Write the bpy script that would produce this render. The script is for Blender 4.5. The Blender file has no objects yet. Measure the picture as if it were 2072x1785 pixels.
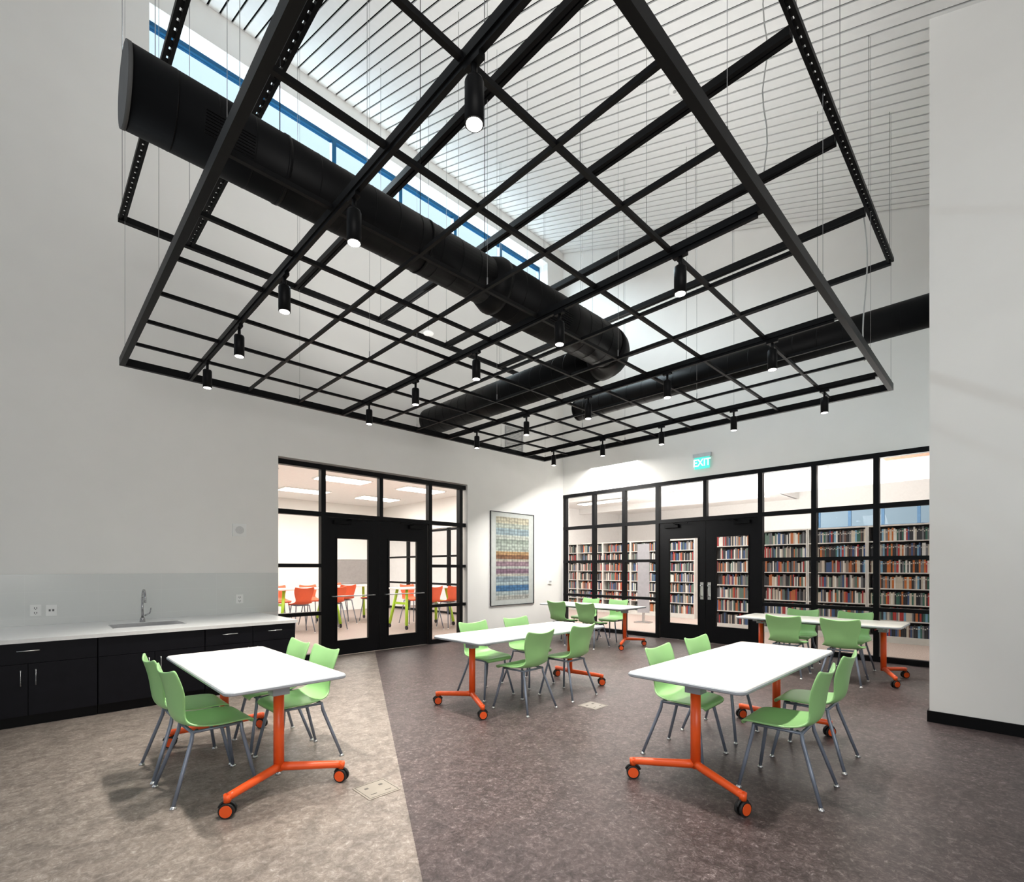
import bpy, math, random
from mathutils import Vector, Matrix
random.seed(7)
S=bpy.context.scene; C=S.collection
try: S.view_settings.view_transform='Standard'
except Exception as e: print(e)
PI=math.pi
# ---- camera model (level camera, shifted lens) used to survey positions off the photograph
F=1000.;CX=1036.;Y0=1150.;H=1.38;A=.7121;B=.7021
def dY(px,Y): return Y/(A-B*(px-CX)/F)
def dX(px,X): return X/(B+A*(px-CX)/F)
def XonY(px,Y): return dY(px,Y)*(B+A*(px-CX)/F)
def YonX(px,X): return dX(px,X)*(A-B*(px-CX)/F)
def zY(px,py,Y): return H-(py-Y0)/F*dY(px,Y)
def zX(px,py,X): return H-(py-Y0)/F*dX(px,X)
YW=7.38; YF=7.48; XW=8.95; XF=8.99; XN=5.80; YN=.53; SL=.35
def ceil_z(y): return 8.72-SL*(YW-y)
# ---- materials
MT={}
def mat(name,col,rough=.5,metal=0.,var=.06,scale=12.,bump=0.,emit=0.,spec=None):
    if name in MT: return MT[name]
    m=bpy.data.materials.new(name); m.use_nodes=True; nt=m.node_tree; N=nt.nodes; L=nt.links
    p=N['Principled BSDF']; p.inputs['Roughness'].default_value=rough; p.inputs['Metallic'].default_value=metal
    if spec is not None: p.inputs['Specular IOR Level'].default_value=spec
    tc=N.new('ShaderNodeTexCoord'); n=N.new('ShaderNodeTexNoise'); n.inputs['Scale'].default_value=scale; n.inputs['Detail'].default_value=4
    L.new(tc.outputs['Object'],n.inputs['Vector'])
    r=N.new('ShaderNodeValToRGB'); e=r.color_ramp.elements
    e[0].position=.3; e[1].position=.7
    e[0].color=(*[c*(1-var) for c in col],1); e[1].color=(*[min(1,c*(1+var)) for c in col],1)
    L.new(n.outputs['Fac'],r.inputs['Fac']); L.new(r.outputs['Color'],p.inputs['Base Color'])
    if bump:
        b=N.new('ShaderNodeBump'); b.inputs['Strength'].default_value=bump; b.inputs['Distance'].default_value=.01
        L.new(n.outputs['Fac'],b.inputs['Height']); L.new(b.outputs['Normal'],p.inputs['Normal'])
    if emit:
        L.new(r.outputs['Color'],p.inputs['Emission Color']); p.inputs['Emission Strength'].default_value=emit
    MT[name]=m; return m
WALL=mat('wall_paint',(.83,.815,.785),.85,var=.012,scale=3,bump=.02)
SLAT=mat('ceiling_slat_white',(.84,.84,.83),.6,var=.015)
DARKGAP=mat('ceiling_gap_dark',(.006,.006,.006),.9,spec=0)
BLK=mat('black_painted_steel',(.004,.004,.0045),.45,var=.1,spec=.12)
BLKD=mat('black_duct_metal',(.003,.003,.0035),.48,var=.12,scale=3,spec=.13)
BLKW=mat('black_laminate',(.006,.006,.009),.5,var=.15,scale=8,spec=.15)
FRM=mat('black_anodised_frame',(.005,.005,.006),.42,var=.08,spec=.15)
GREY=mat('fixture_grey',(.42,.42,.42),.5)
CAPG=mat('duct_cap_grey',(.09,.09,.09),.6,spec=.15)
CHR=mat('brushed_steel',(.66,.66,.66),.3,metal=1.,var=.05)
WIRE=mat('galvanised_wire',(.30,.30,.30),.45,metal=.6)
GREEN=mat('green_plastic_shell',(.33,.61,.245),.36,var=.03,scale=4)
ORPL=mat('orange_plastic_shell',(.85,.13,.05),.4,var=.03)
LEGM=mat('blue_grey_steel_tube',(.20,.23,.29),.35,metal=.3,var=.05)
ORNG=mat('orange_powder_coat',(.84,.10,.014),.36,var=.03)
WTOP=mat('white_laminate',(.80,.775,.71),.32,var=.012,scale=30)
EDGE=mat('grey_edge_band',(.33,.35,.38),.45,var=.03)
RUB=mat('black_rubber',(.012,.012,.012),.6)
QTZ=mat('white_worktop',(.86,.86,.85),.25,var=.02,scale=40)
WPL=mat('white_plastic',(.84,.84,.82),.4,var=.02)
LIME=mat('lime_green_metal',(.45,.72,.05),.4,var=.03)
BLUE=mat('blue_window_frame',(.002,.065,.15),.45,var=.05,spec=.2)
SHELF=mat('beige_shelf_metal',(.60,.58,.54),.45,var=.03)
CARP=mat('library_carpet',(.36,.285,.25),.95,var=.25,scale=60,bump=.2)
LENS=mat('lamp_lens_glow',(1,.97,.9),.5,emit=9.,var=.0)
PANEL=mat('ceiling_panel_glow',(1,.97,.92),.5,emit=14,var=.0)
LIBC=mat('library_ceiling_white',(.88,.875,.86),.9,var=.02)
WOOD=mat('reddish_wood_ceiling',(.5,.27,.18),.6,var=.2)
def glassmat(name,col):
    m=bpy.data.materials.new(name); m.use_nodes=True; nt=m.node_tree; nt.nodes.clear(); N=nt.nodes
    o=N.new('ShaderNodeOutputMaterial'); t=N.new('ShaderNodeBsdfTransparent'); g=N.new('ShaderNodeBsdfGlossy'); x=N.new('ShaderNodeMixShader')
    g.inputs['Roughness'].default_value=.02; t.inputs['Color'].default_value=col; x.inputs[0].default_value=.01
    nt.links.new(t.outputs[0],x.inputs[1]); nt.links.new(g.outputs[0],x.inputs[2]); nt.links.new(x.outputs[0],o.inputs[0])
    return m
GLC=glassmat('clear_sky_glass',(.86,.94,.98,1))
def tilemat():
    m=bpy.data.materials.new('backsplash_tile'); m.use_nodes=True; nt=m.node_tree; N=nt.nodes; L=nt.links; p=N['Principled BSDF']
    tc=N.new('ShaderNodeTexCoord'); mp=N.new('ShaderNodeMapping'); mp.inputs['Rotation'].default_value=(PI/2,0,0)
    b=N.new('ShaderNodeTexBrick'); b.offset=0; b.inputs['Scale'].default_value=1
    b.inputs['Brick Width'].default_value=.6; b.inputs['Row Height'].default_value=.28; b.inputs['Mortar Size'].default_value=.0012
    b.inputs['Color1'].default_value=(.70,.71,.69,1); b.inputs['Color2'].default_value=(.705,.715,.695,1); b.inputs['Mortar'].default_value=(.76,.77,.75,1)
    L.new(tc.outputs['Object'],mp.inputs[0]); L.new(mp.outputs[0],b.inputs[0]); L.new(b.outputs[0],p.inputs['Base Color']); p.inputs['Roughness'].default_value=.2
    return m
TILE=tilemat()
def floormat():
    m=bpy.data.materials.new('marbled_linoleum'); m.use_nodes=True; nt=m.node_tree; N=nt.nodes; L=nt.links; p=N['Principled BSDF']
    tc=N.new('ShaderNodeTexCoord')
    def noise(s,d,dist=0,ro=.75):
        n=N.new('ShaderNodeTexNoise'); n.inputs['Scale'].default_value=s; n.inputs['Detail'].default_value=d; n.inputs['Roughness'].default_value=ro; n.inputs['Distortion'].default_value=dist
        L.new(tc.outputs['Object'],n.inputs['Vector']); return n
    def ramp(n,stops):
        r=N.new('ShaderNodeValToRGB'); e=r.color_ramp.elements
        while len(e)<len(stops): e.new(.5)
        for i,(q,c) in enumerate(stops): e[i].position=q; e[i].color=(*c,1)
        L.new(n.outputs['Fac'],r.inputs['Fac']); return r
    n1=noise(30,12,.8,.85)
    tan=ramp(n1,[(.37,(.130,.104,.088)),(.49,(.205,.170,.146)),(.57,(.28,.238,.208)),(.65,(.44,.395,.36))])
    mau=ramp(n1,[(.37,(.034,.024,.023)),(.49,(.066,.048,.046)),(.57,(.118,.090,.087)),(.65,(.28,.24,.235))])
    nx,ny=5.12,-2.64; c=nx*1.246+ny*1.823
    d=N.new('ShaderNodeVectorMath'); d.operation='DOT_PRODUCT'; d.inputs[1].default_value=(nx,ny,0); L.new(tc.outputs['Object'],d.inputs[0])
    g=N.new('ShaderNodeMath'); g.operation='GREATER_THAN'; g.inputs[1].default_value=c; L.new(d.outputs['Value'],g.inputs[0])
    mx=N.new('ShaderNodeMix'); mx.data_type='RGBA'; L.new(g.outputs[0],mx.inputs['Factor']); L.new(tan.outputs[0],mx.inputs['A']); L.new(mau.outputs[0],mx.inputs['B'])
    n2=noise(8,5,.5,.65); r2=ramp(n2,[(.38,(.76,.76,.76)),(.62,(1.18,1.18,1.18))])
    mm=N.new('ShaderNodeMix'); mm.data_type='RGBA'; mm.blend_type='MULTIPLY'; mm.inputs['Factor'].default_value=1; L.new(mx.outputs['Result'],mm.inputs['A']); L.new(r2.outputs[0],mm.inputs['B'])
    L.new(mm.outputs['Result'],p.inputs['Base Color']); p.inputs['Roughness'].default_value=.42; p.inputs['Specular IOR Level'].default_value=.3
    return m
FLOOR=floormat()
def bookstuff():
    m=bpy.data.materials.new('mixed_book_covers'); m.use_nodes=True; nt=m.node_tree; N=nt.nodes; L=nt.links; p=N['Principled BSDF']
    g=N.new('ShaderNodeNewGeometry'); r=N.new('ShaderNodeValToRGB'); r.color_ramp.interpolation='CONSTANT'; e=r.color_ramp.elements
    cols=[(.03,.03,.035),(.30,.03,.03),(.5,.43,.35),(.04,.08,.18),(.12,.12,.13),(.4,.12,.04),(.02,.02,.025),(.65,.63,.58),(.10,.16,.13),(.22,.19,.17)]
    while len(e)<len(cols): e.new(.5)
    for i,c in enumerate(cols): e[i].position=i/len(cols); e[i].color=(*c,1)
    L.new(g.outputs['Random Per Island'],r.inputs[0]); L.new(r.outputs[0],p.inputs['Base Color']); p.inputs['Roughness'].default_value=.6
    return m
# ---- mesh builder
class MB:
    def __init__(s): s.v=[];s.f=[];s.m=[];s.s=[]
    def add(s,vs,fs,mi=0,sm=False):
        o=len(s.v); s.v+= [tuple(v) for v in vs]
        for f in fs: s.f.append([i+o for i in f]); s.m.append(mi); s.s.append(sm)
        return s
    def box(s,x0,y0,z0,x1,y1,z1,mi=0):
        if x0>x1:x0,x1=x1,x0
        if y0>y1:y0,y1=y1,y0
        if z0>z1:z0,z1=z1,z0
        v=[(x0,y0,z0),(x1,y0,z0),(x1,y1,z0),(x0,y1,z0),(x0,y0,z1),(x1,y0,z1),(x1,y1,z1),(x0,y1,z1)]
        return s.add(v,[(3,2,1,0),(4,5,6,7),(0,1,5,4),(1,2,6,5),(2,3,7,6),(3,0,4,7)],mi)
    def path(s,pts,r,n=12,mi=0,cap=True):
        pts=[Vector(p) for p in pts]; rs=r if isinstance(r,(list,tuple)) else [r]*len(pts)
        t0=(pts[1]-pts[0]).normalized(); up=Vector((0,0,1)) if abs(t0.z)<.9 else Vector((1,0,0))
        nrm=(up-t0*up.dot(t0)).normalized(); vs=[]
        for i,p in enumerate(pts):
            if i==0: t=t0
            elif i==len(pts)-1: t=(pts[i]-pts[i-1]).normalized()
            else: t=((pts[i]-pts[i-1]).normalized()+(pts[i+1]-pts[i]).normalized()).normalized()
            nrm=(nrm-t*nrm.dot(t)).normalized(); bn=t.cross(nrm)
            for j in range(n):
                a=2*PI*j/n; vs.append(p+(nrm*math.cos(a)+bn*math.sin(a))*rs[i])
        fs=[(i*n+j,i*n+(j+1)%n,(i+1)*n+(j+1)%n,(i+1)*n+j) for i in range(len(pts)-1) for j in range(n)]
        s.add(vs,fs,mi,True)
        if cap:
            o=len(s.v)-len(vs); s.f.append([o+j for j in range(n)][::-1]); s.m.append(mi); s.s.append(False)
            q=o+(len(pts)-1)*n; s.f.append([q+j for j in range(n)]); s.m.append(mi); s.s.append(False)
        return s
    def rr(s,x0,y0,x1,y1,r,z0,z1,bev=.004,mi=0,seg=6):
        def ring(ins,z):
            o=[]
            for cx,cy,a0 in ((x1-r,y1-r,0),(x0+r,y1-r,PI/2),(x0+r,y0+r,PI),(x1-r,y0+r,1.5*PI)):
                for k in range(seg+1):
                    a=a0+PI/2*k/seg; o.append((cx+(r-ins)*math.cos(a),cy+(r-ins)*math.sin(a),z))
            return o
        rs=[ring(bev,z0),ring(0,z0+bev),ring(0,z1-bev),ring(bev,z1)]; n=len(rs[0]); vs=sum(rs,[])
        s.add(vs,[(i*n+j,i*n+(j+1)%n,(i+1)*n+(j+1)%n,(i+1)*n+j) for i in range(3) for j in range(n)],mi)
        o=len(s.v)-len(vs); s.f.append([o+j for j in range(n)][::-1]); s.m.append(mi); s.s.append(False)
        s.f.append([o+3*n+j for j in range(n)]); s.m.append(mi); s.s.append(False)
        return s
    def build(s,name,mats,parent=None,loc=None):
        me=bpy.data.meshes.new(name); me.from_pydata(s.v,[],s.f)
        for m in (mats if isinstance(mats,(list,tuple)) else [mats]): me.materials.append(m)
        me.polygons.foreach_set('material_index',s.m); me.polygons.foreach_set('use_smooth',s.s); me.update()
        o=bpy.data.objects.new(name,me); C.objects.link(o)
        if parent: o.parent=parent
        if loc: o.location=loc
        return o
def tag(o,label=None,cat=None,group=None,kind=None):
    if label:o['label']=label
    if cat:o['category']=cat
    if group:o['group']=group
    if kind:o['kind']=kind
    return o
def empty(name,loc=(0,0,0),rz=0,label=None,cat=None,group=None,kind=None):
    o=bpy.data.objects.new(name,None); C.objects.link(o); o.location=loc; o.rotation_euler=(0,0,rz); o.empty_display_size=.1
    return tag(o,label,cat,group,kind)
def kids(o): return [c for c in list(C.objects) if c.parent is o]
KC={}
def copy_tree(o,parent=None):
    c=o.copy(); C.objects.link(c)
    if parent: c.parent=parent
    if o.name not in KC: KC[o.name]=kids(o)
    for ch in KC[o.name]: copy_tree(ch,c)
    return c
def struct(mb,name,mats,label=None,cat=None,parent=None):
    o=mb.build(name,mats,parent)
    if not parent: tag(o,label,cat,kind='structure')
    return o
# ================= SETTING =================
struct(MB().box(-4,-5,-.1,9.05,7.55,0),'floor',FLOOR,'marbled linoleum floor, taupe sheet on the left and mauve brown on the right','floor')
XL0=XonY(563,YW); XR0=XonY(946,YW); ZH=2.99
XC0=XonY(302,YW); XC1=XonY(1108,YW); CZ0,CZ1=7.5,8.27
w=MB(); y0,y1=YW,YW+.3
w.box(-2.5,y0,0,XL0,y1,ZH); w.box(XR0,y0,0,XW+.2,y1,ZH); w.box(-2.5,y0,ZH,XW+.2,y1,CZ0)
w.box(-2.5,y0,CZ0,XC0,y1,CZ1); w.box(XC1,y0,CZ0,XW+.2,y1,CZ1); w.box(-2.5,y0,CZ1,XW+.2,y1,9.0)
struct(w,'wall_left',WALL,'tall white wall with high strip window and glazed door opening','wall')
YR1=YonX(1140,XW); ZR=3.08
w=MB(); w.box(XW,YN-.2,ZR,XW+.2,YW,9.0); w.box(XW,YR1,0,XW+.2,YW,ZR)
struct(w,'wall_right',WALL,'tall white wall above the glazed library front','wall')
w=MB(); w.box(XN,-3.5,0,XN+.2,YN,6.6); w.box(XN+.2,YN-.2,0,XW,YN,6.9)
struct(w,'wall_front',WALL,'white wall corner standing nearest on the right','wall')
w=MB(); w.box(XN-.015,-3.5,0,XN,YN+.015,.1); w.box(XN,YN,0,XW-.1,YN+.015,.1)
struct(w,'baseboard_front',BLK,'black baseboard along the nearest right wall','baseboard')
struct(MB().box(XR0,YW-.012,0,XW,YW,.09),'baseboard_left',BLK,'black baseboard below the framed picture','baseboard')
c=MB(); sp=.145; x=-2.5
while x<XW:
    xe=min(x+sp-.024,XW)
    vs=[]
    for yy in (-4.,YW):
        z=ceil_z(yy); vs+=[(x,yy,z),(xe,yy,z),(xe,yy,z+.03),(x,yy,z+.03)]
    c.add(vs,[(0,1,5,4),(1,2,6,5),(2,3,7,6),(3,0,4,7),(3,2,1,0),(4,5,6,7)])
    x+=sp
z0,z1=ceil_z(-4)+.018,ceil_z(YW)+.018
c.add([(-2.5,-4,z0),(XW,-4,z0),(XW,YW,z1),(-2.5,YW,z1),(-2.5,-4,z0+.1),(XW,-4,z0+.1),(XW,YW,z1+.1),(-2.5,YW,z1+.1)],[(3,2,1,0),(4,5,6,7),(0,1,5,4),(1,2,6,5),(2,3,7,6),(3,0,4,7)],1)
struct(c,'ceiling',[SLAT,DARKGAP],'sloping white slatted ceiling with dark gaps','ceiling')
cw=empty('window_1',(0,0,0),0,'long blue framed strip window high on the left wall','window',kind='structure')
f=MB(); yb=YW+.24
f.box(XC0,yb,CZ1-.06,XC1,yb+.08,CZ1); f.box(XC0,yb,CZ0,XC1,yb+.08,CZ0+.06)
n=6
for i in range(n+1):
    xx=XC0+(XC1-XC0)*i/n; f.box(max(XC0,xx-.035),yb,CZ0+.06,min(XC1,xx+.035),yb+.08,CZ1-.06)
f.build('window_frame',BLUE,cw)
MB().box(XC0+.03,yb+.035,CZ0+.06,XC1-.03,yb+.045,CZ1-.06).build('window_pane',GLC,cw)
# the two glazed partitions are left as open frames: their clear glass does not show in the photograph
def storefront(name,label,plane,coord,spans,rows,doors,top,ends,hw=.036):
    e=empty(name,(0,0,0),0,label,'glazed partition',kind='structure')
    f=MB()
    def bx(mb,a0,z0,a1,z1,t=.05):
        if plane=='y': mb.box(a0,coord-t,z0,a1,coord+t,z1)
        else: mb.box(coord-t,a0,z0,coord+t,a1,z1)
    a0,a1=min(ends),max(ends)
    bx(f,a0,top-.075,a1,top)
    for s_ in spans:
        bx(f,s_-hw,0.0,s_+hw,top-.075)
    d0,d1=min(doors),max(doors)
    for r in rows:
        if r==rows[0]: bx(f,a0,r-.035,a1,r+.035,.049)
        else:
            bx(f,a0,r-.028,d0,r+.028,.048); bx(f,d1,r-.028,a1,r+.028,.048)
    bx(f,a0,0.0,d0,.08,.047); bx(f,d1,0,a1,.08,.047)
    dm=(d0+d1)/2; bx(f,dm-.033,rows[0],dm+.033,top-.075,.046)
    f.build('window_frame',FRM,e)
    return e
def door(name,label,plane,coord,a0,a1,ztop,g0,g1,gz0,gz1,hinge,style,side):
    e=empty(name,(0,0,0),0,label,'door',kind='structure')
    def bx(mb,p0,z0,p1,z1,t0,t1):
        if plane=='y': mb.box(p0,coord+t0,z0,p1,coord+t1,z1)
        else: mb.box(coord+t0,p0,z0,coord+t1,p1,z1)
        return mb
    f=MB(); T=.022
    bx(f,a0,.01,g0,ztop,-T,T); bx(f,g1,.01,a1,ztop,-T,T); bx(f,g0,.01,g1,gz0,-T,T); bx(f,g0,gz1,g1,ztop,-T,T)
    f.build('door_leaf',FRM,e)
    b=MB()
    for q0,q1,q2,q3 in ((g0-.02,gz0-.02,g1+.02,gz0),(g0-.02,gz1,g1+.02,gz1+.02),(g0-.02,gz0,g0,gz1),(g1,gz0,g1+.02,gz1)):
        bx(b,q0,q1,q2,q3,-T-.008,-T)
    b.build('glazing_bead',FRM,e)
    def pt(a,t,z): return (a,coord+t,z) if plane=='y' else (coord+t,a,z)
    if style=='push':
        p=MB(); p.path([pt(a0+.10,-T,.94),pt(a0+.10,-.075,.94),pt(a1-.10,-.075,.94),pt(a1-.10,-T,.94)],.009,8)
        p.build('push_bar',CHR,e)
    else:
        p=MB(); m=side
        bx(p,m-.03,.80,m+.03,1.12,-T-.006,-T)
        p.path([pt(m,-T,.86),pt(m,-.09,.86),pt(m,-.09,1.06),pt(m,-T,1.06)],.011,8)
        p.build('pull_handle',CHR,e)
    k=MB(); hs=1 if hinge>(a0+a1)/2 else -1
    bx(k,hinge-hs*.12,ztop-.10,hinge-hs*.40,ztop-.04,-T-.06,-T)
    bx(k,hinge-hs*.34,ztop-.035,hinge-hs*.62,ztop-.02,-T-.12,-T-.10); bx(k,hinge-hs*.34,ztop-.04,hinge-hs*.37,ztop-.02,-T-.12,-T)
    k.build('door_closer',BLK,e)
    return e
lx=lambda p:XonY(p,YF)
storefront('window_2','black framed glazed partition around the left double doors','y',YF,[XL0-.02,lx(652),lx(868),lx(930)],[2.21,1.42,.69],[lx(652),lx(868)],2.97,[XL0-.06,XR0])
door('door_1','left leaf of the black double doors in the left wall','y',YF,lx(657),lx(766)-.004,2.172,lx(681),lx(744),.24,1.85,lx(657),'push',0)
door('door_2','right leaf of the black double doors in the left wall','y',YF,lx(766)+.004,lx(863),2.172,lx(785),lx(842),.24,1.85,lx(863),'push',0)
ry=lambda p:YonX(p,XF)
storefront('window_3','wide black framed glazed front facing the library','x',XF,[ry(1145),ry(1203),ry(1264),ry(1332),ry(1540),ry(1648),ry(1774),YN+.05],[2.30,1.53,.77],[ry(1332),ry(1540)],ZR,[YN,YR1])
ymid=(ry(1337)+ry(1535))/2
door('door_3','left leaf of the black double doors to the library','x',XF,ymid+.004,ry(1337),2.262,ry(1413),ry(1355),.32,1.95,ry(1337),'pull',ymid+.07)
door('door_4','right leaf of the black double doors to the library','x',XF,ry(1535),ymid-.004,2.262,ry(1515),ry(1450),.32,1.95,ry(1535),'pull',ymid-.07)
# ================= NEXT ROOM (left) =================
struct(MB().box(1.2,7.55,-.1,9.05,15.6,0.0),'floor_side_room',mat('side_room_floor',(.30,.24,.21),.5,var=.15,scale=40),'brown floor of the neighbouring room','floor')
struct(MB().box(1.0,15.5,0,9.2,15.7,3.6),'wall_side_room_back',WALL,'white back wall of the neighbouring room','wall')
struct(MB().box(1.0,7.68,0,1.2,15.5,3.6),'wall_side_room_left',WALL,'white side wall of the neighbouring room','wall')
struct(MB().box(1.0,7.68,3.5,9.2,15.7,3.6),'ceiling_side_room',LIBC,'white ceiling of the neighbouring room','ceiling')
w=MB(); w.box(9.0,7.68,0,9.15,10.9,3.6); w.box(9.0,10.9,2.6,9.15,15.5,3.6)
struct(w,'wall_side_room_right',WALL,'white wall of the neighbouring room beside its own glazing','wall')
e=empty('window_4',(0,0,0),0,'black framed glazing at the back of the neighbouring room','window',kind='structure')
f=MB()
for yy in (10.95,11.9,12.9,14.1,15.4): f.box(9.02,yy-.04,0,9.12,yy+.04,2.6)
for zz in (.05,.9,1.75,2.55): f.box(9.03,10.9,zz-.03,9.11,15.5,zz+.03)
f.build('window_frame',FRM,e)
for xx in (3.2,5.4,7.6):
    for yy in (8.9,11.2,13.5):
        o=empty('ceiling_light',(xx,yy,3.5),0,'glowing rectangular ceiling light in the neighbouring room, %s row, %s from its back wall'%({3.2:'left',5.4:'middle',7.6:'right'}[xx],{8.9:'third',11.2:'second',13.5:'nearest'}[yy]),'light','side room ceiling lights')
        MB().box(-.62,-.32,-.03,.62,.32,0).build('light_housing',WPL,o)
        MB().box(-.58,-.28,-.036,.58,.28,-.03).build('diffuser',PANEL,o)
o=empty('tack_board',(XonY(716,15.5),15.499,0),0,'grey fabric board on the far wall of the neighbouring room','board')
MB().box(-.8,-.03,.9,.8,0,1.65).build('board_panel',mat('grey_fabric',(.33,.31,.30),.9),o)
fr=MB(); fr.box(-.83,-.035,.87,.83,0,.9); fr.box(-.83,-.035,1.65,.83,0,1.68); fr.box(-.83,-.035,.9,-.8,0,1.65); fr.box(.8,-.035,.9,.83,0,1.65); fr.build('board_trim',CHR,o)
# ================= LIBRARY =================
struct(MB().box(9.05,-3,-.1,24,17,0),'floor_library',CARP,'reddish tan library carpet','floor')
LY=6.6; LZ=4.9
w=MB(); w.box(24,-3,0,24.2,17,3.0); w.box(24,5.8,3.0,24.2,17,LZ); w.box(24,-3,3.9,24.2,5.8,LZ); w.box(9.15,15.7,0,24,17,LZ); w.box(9.15,-3.2,0,24,-3,LZ)
struct(w,'wall_library',LIBC,'pale far walls of the library','wall')
w=MB(); w.box(9.15,LY,4.4,24.2,17,4.5); w.box(9.15,-3.2,LZ,24.2,LY,LZ+.1); w.box(9.15,LY-.05,4.4,24,LY+.05,LZ); w.box(9.15,-3,3.4,9.25,15.7,3.45)
for xx in (12.5,16.5,20.5): w.box(xx-.15,LY+.05,4.15,xx+.15,15.7,4.4)
for xx in (11.5,13.5,15.5,17.5,19.5,21.5): w.box(xx-.12,-3,LZ-.3,xx+.12,LY-.05,LZ)
struct(w,'ceiling_library',LIBC,'white stepped library ceiling with beams','ceiling')
struct(MB().box(15.8,-3,LZ-.4,19.3,2.6,LZ-.32),'trim_1',WOOD,'reddish wood ceiling strip over the library','ceiling trim')
e=empty('window_5',(0,0,0),0,'blue framed high window on the far library wall','window',kind='structure')
f=MB()
for i in range(9): f.box(24.0,-3+8.8*i/8-.05,3.0,24.1,-3+8.8*i/8+.05,3.9)
for zz in (3.05,3.85): f.box(24.0,-3,zz-.05,24.09,5.8,zz+.05)
f.build('window_frame',mat('pale_blue_frame',(.12,.28,.5),.5),e)
MB().box(24.04,-3,3.1,24.05,5.8,3.8).build('window_pane',GLC,e)
o=empty('air_duct',(0,0,0),0,'white round air duct crossing the library below its ceiling','duct')
MB().path([(13.2,-2.9,3.45),(13.2,6.4,3.45)],.24,20).build('duct_run',LIBC,o)
for yy in (-1,3,6): MB().path([(13.2,yy,3.65),(13.2,yy,LZ)],.01,6).build('hanger_rod',WIRE,o)
for i,(xx,yy,zz) in enumerate([(11,7.9,4.38),(11,11,4.38),(14.5,8.4,4.38),(14.5,12,4.38),(18.5,8.5,4.38),(18.5,13,4.38),(12.5,4.6,LZ-.02),(14.5,1.6,LZ-.02),(16.5,4.6,LZ-.02),(20.5,4.2,LZ-.02)]):
    o=empty('ceiling_light',(xx,yy,zz),0,'long glowing ceiling light over the library, '+['nearest to the side room','second in its row','third behind the glass doors','fourth under the second beam','far one behind the book stacks','farthest on the left','above the nearest book stacks','on the right beside the wood strip','third beam bay from the glass','farthest on the right'][i],'light','library ceiling lights')
    MB().box(-.3,-1.2,-.04,.3,1.2,0).build('light_housing',WPL,o); MB().box(-.27,-1.17,-.05,.27,1.17,-.04).build('diffuser',PANEL,o)
COLS={'black':(.02,.02,.025),'red':(.36,.03,.025),'cream':(.52,.46,.37),'dark blue':(.03,.07,.18),'grey':(.17,.17,.18),'orange':(.48,.14,.03),'dark green':(.03,.11,.08),'white':(.68,.66,.62),'brown':(.12,.06,.045),'light blue':(.16,.32,.45)}
PG=mat('paper_pages',(.6,.56,.48),.9)
bookmesh={}
sizes=[(.021,.205),(.027,.225),(.033,.215),(.024,.24)]
for cn,cc in COLS.items():
    m=mat(cn.replace(' ','_')+'_cover',cc,.55,var=.1)
    for si,(t,h) in enumerate(sizes):
        b=MB(); b.box(0,-t/2,0,.006,t/2,h,0); b.box(.006,-t/2,0,.16,-t/2+.003,h,0); b.box(.006,t/2-.003,0,.16,t/2,h,0); b.box(.006,-t/2+.003,.004,.155,t/2-.003,h-.004,1)
        b.box(-.001,-t/2+.005,h*.72,0,t/2-.005,h*.82,2)
        me=bpy.data.meshes.new('book'); me.from_pydata(b.v,[],b.f)
        for q in (m,PG,mat('spine_label',(.5,.48,.42),.7)): me.materials.append(q)
        me.polygons.foreach_set('material_index',b.m); bookmesh[(cn,si)]=me
SHZ=[.12,.415,.71,1.005,1.30,1.595,1.89]; BW=1.0
ordn=['bottom','sixth','fifth','fourth','third','second','top']
def bookcase(xf,yc,label,group):
    e=empty('bookcase',(xf,yc,0),0,label,'bookcase',group)
    for s_ in (-1,1): MB().box(0,s_*BW/2-.012*s_-.012,0,.26,s_*BW/2-.012*s_+.012,2.16).build('upright',SHELF,e)
    for z in SHZ: 
        q=MB(); q.box(0,-BW/2+.024,z-.02,.25,BW/2-.024,z); q.build('shelf',SHELF,e)
    MB().box(-.0,-BW/2+.024,0,.02,BW/2-.024,.1).build('kick_plate',SHELF,e)
    MB().box(0,-BW/2,2.16,.26,BW/2,2.19).build('top_cap',SHELF,e)
    MB().box(.25,-BW/2+.024,.1,.255,BW/2-.024,2.16).build('back_panel',mat('dark_shelf_back',(.10,.09,.085),.8),e)
XA=11.4
near=[(XA,1.45+i*1.005) for i in range(4)]
nm=['nearest','second','third','fourth']
stuff=MB(); nb=0
def srow(xf,yc,z,ys=None):
    y=(-BW/2+.03) if ys is None else ys; end=BW/2-.03-random.choice((0,0,.05,.15))
    while True:
        t=random.uniform(.018,.036); h=random.uniform(.18,.25)
        if y+t>end: break
        stuff.box(xf+.03,yc+y,z,xf+.18,yc+y+t-.001,z+h); y+=t+.001
for i,(xf,yc) in enumerate(near):
    bookcase(xf,yc,'beige metal library bookcase packed with books, %s from the right behind the glass'%nm[i],'near library bookcases')
    for si,z in enumerate(SHZ[::-1]):
        if i<2 and nb<300:
            y=-BW/2+.03; end=BW/2-.03-random.choice((0,0,.05,.12))
            while nb<300:
                cn=random.choice(['black','black','red','cream','dark blue','grey','grey','orange','dark green','white','brown','light blue','cream','black']); q=random.randrange(4); t=sizes[q][0]
                if y+t>end: break
                o=bpy.data.objects.new('book',bookmesh[(cn,q)]); C.objects.link(o); o.location=(xf+.03,yc+y+t/2,z)
                tag(o,'%s book standing on the %s shelf of the %s bookcase from the right'%(cn,ordn[6-si],nm[i]),'book','books on the %s shelf of the %s bookcase'%(ordn[6-si],nm[i]))
                y+=t+.001; nb+=1
            if nb>=300: srow(xf,yc,z,y)
        else: srow(xf,yc,z)
nm2=['first','second','third','fourth','fifth']
XB=13.0
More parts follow.
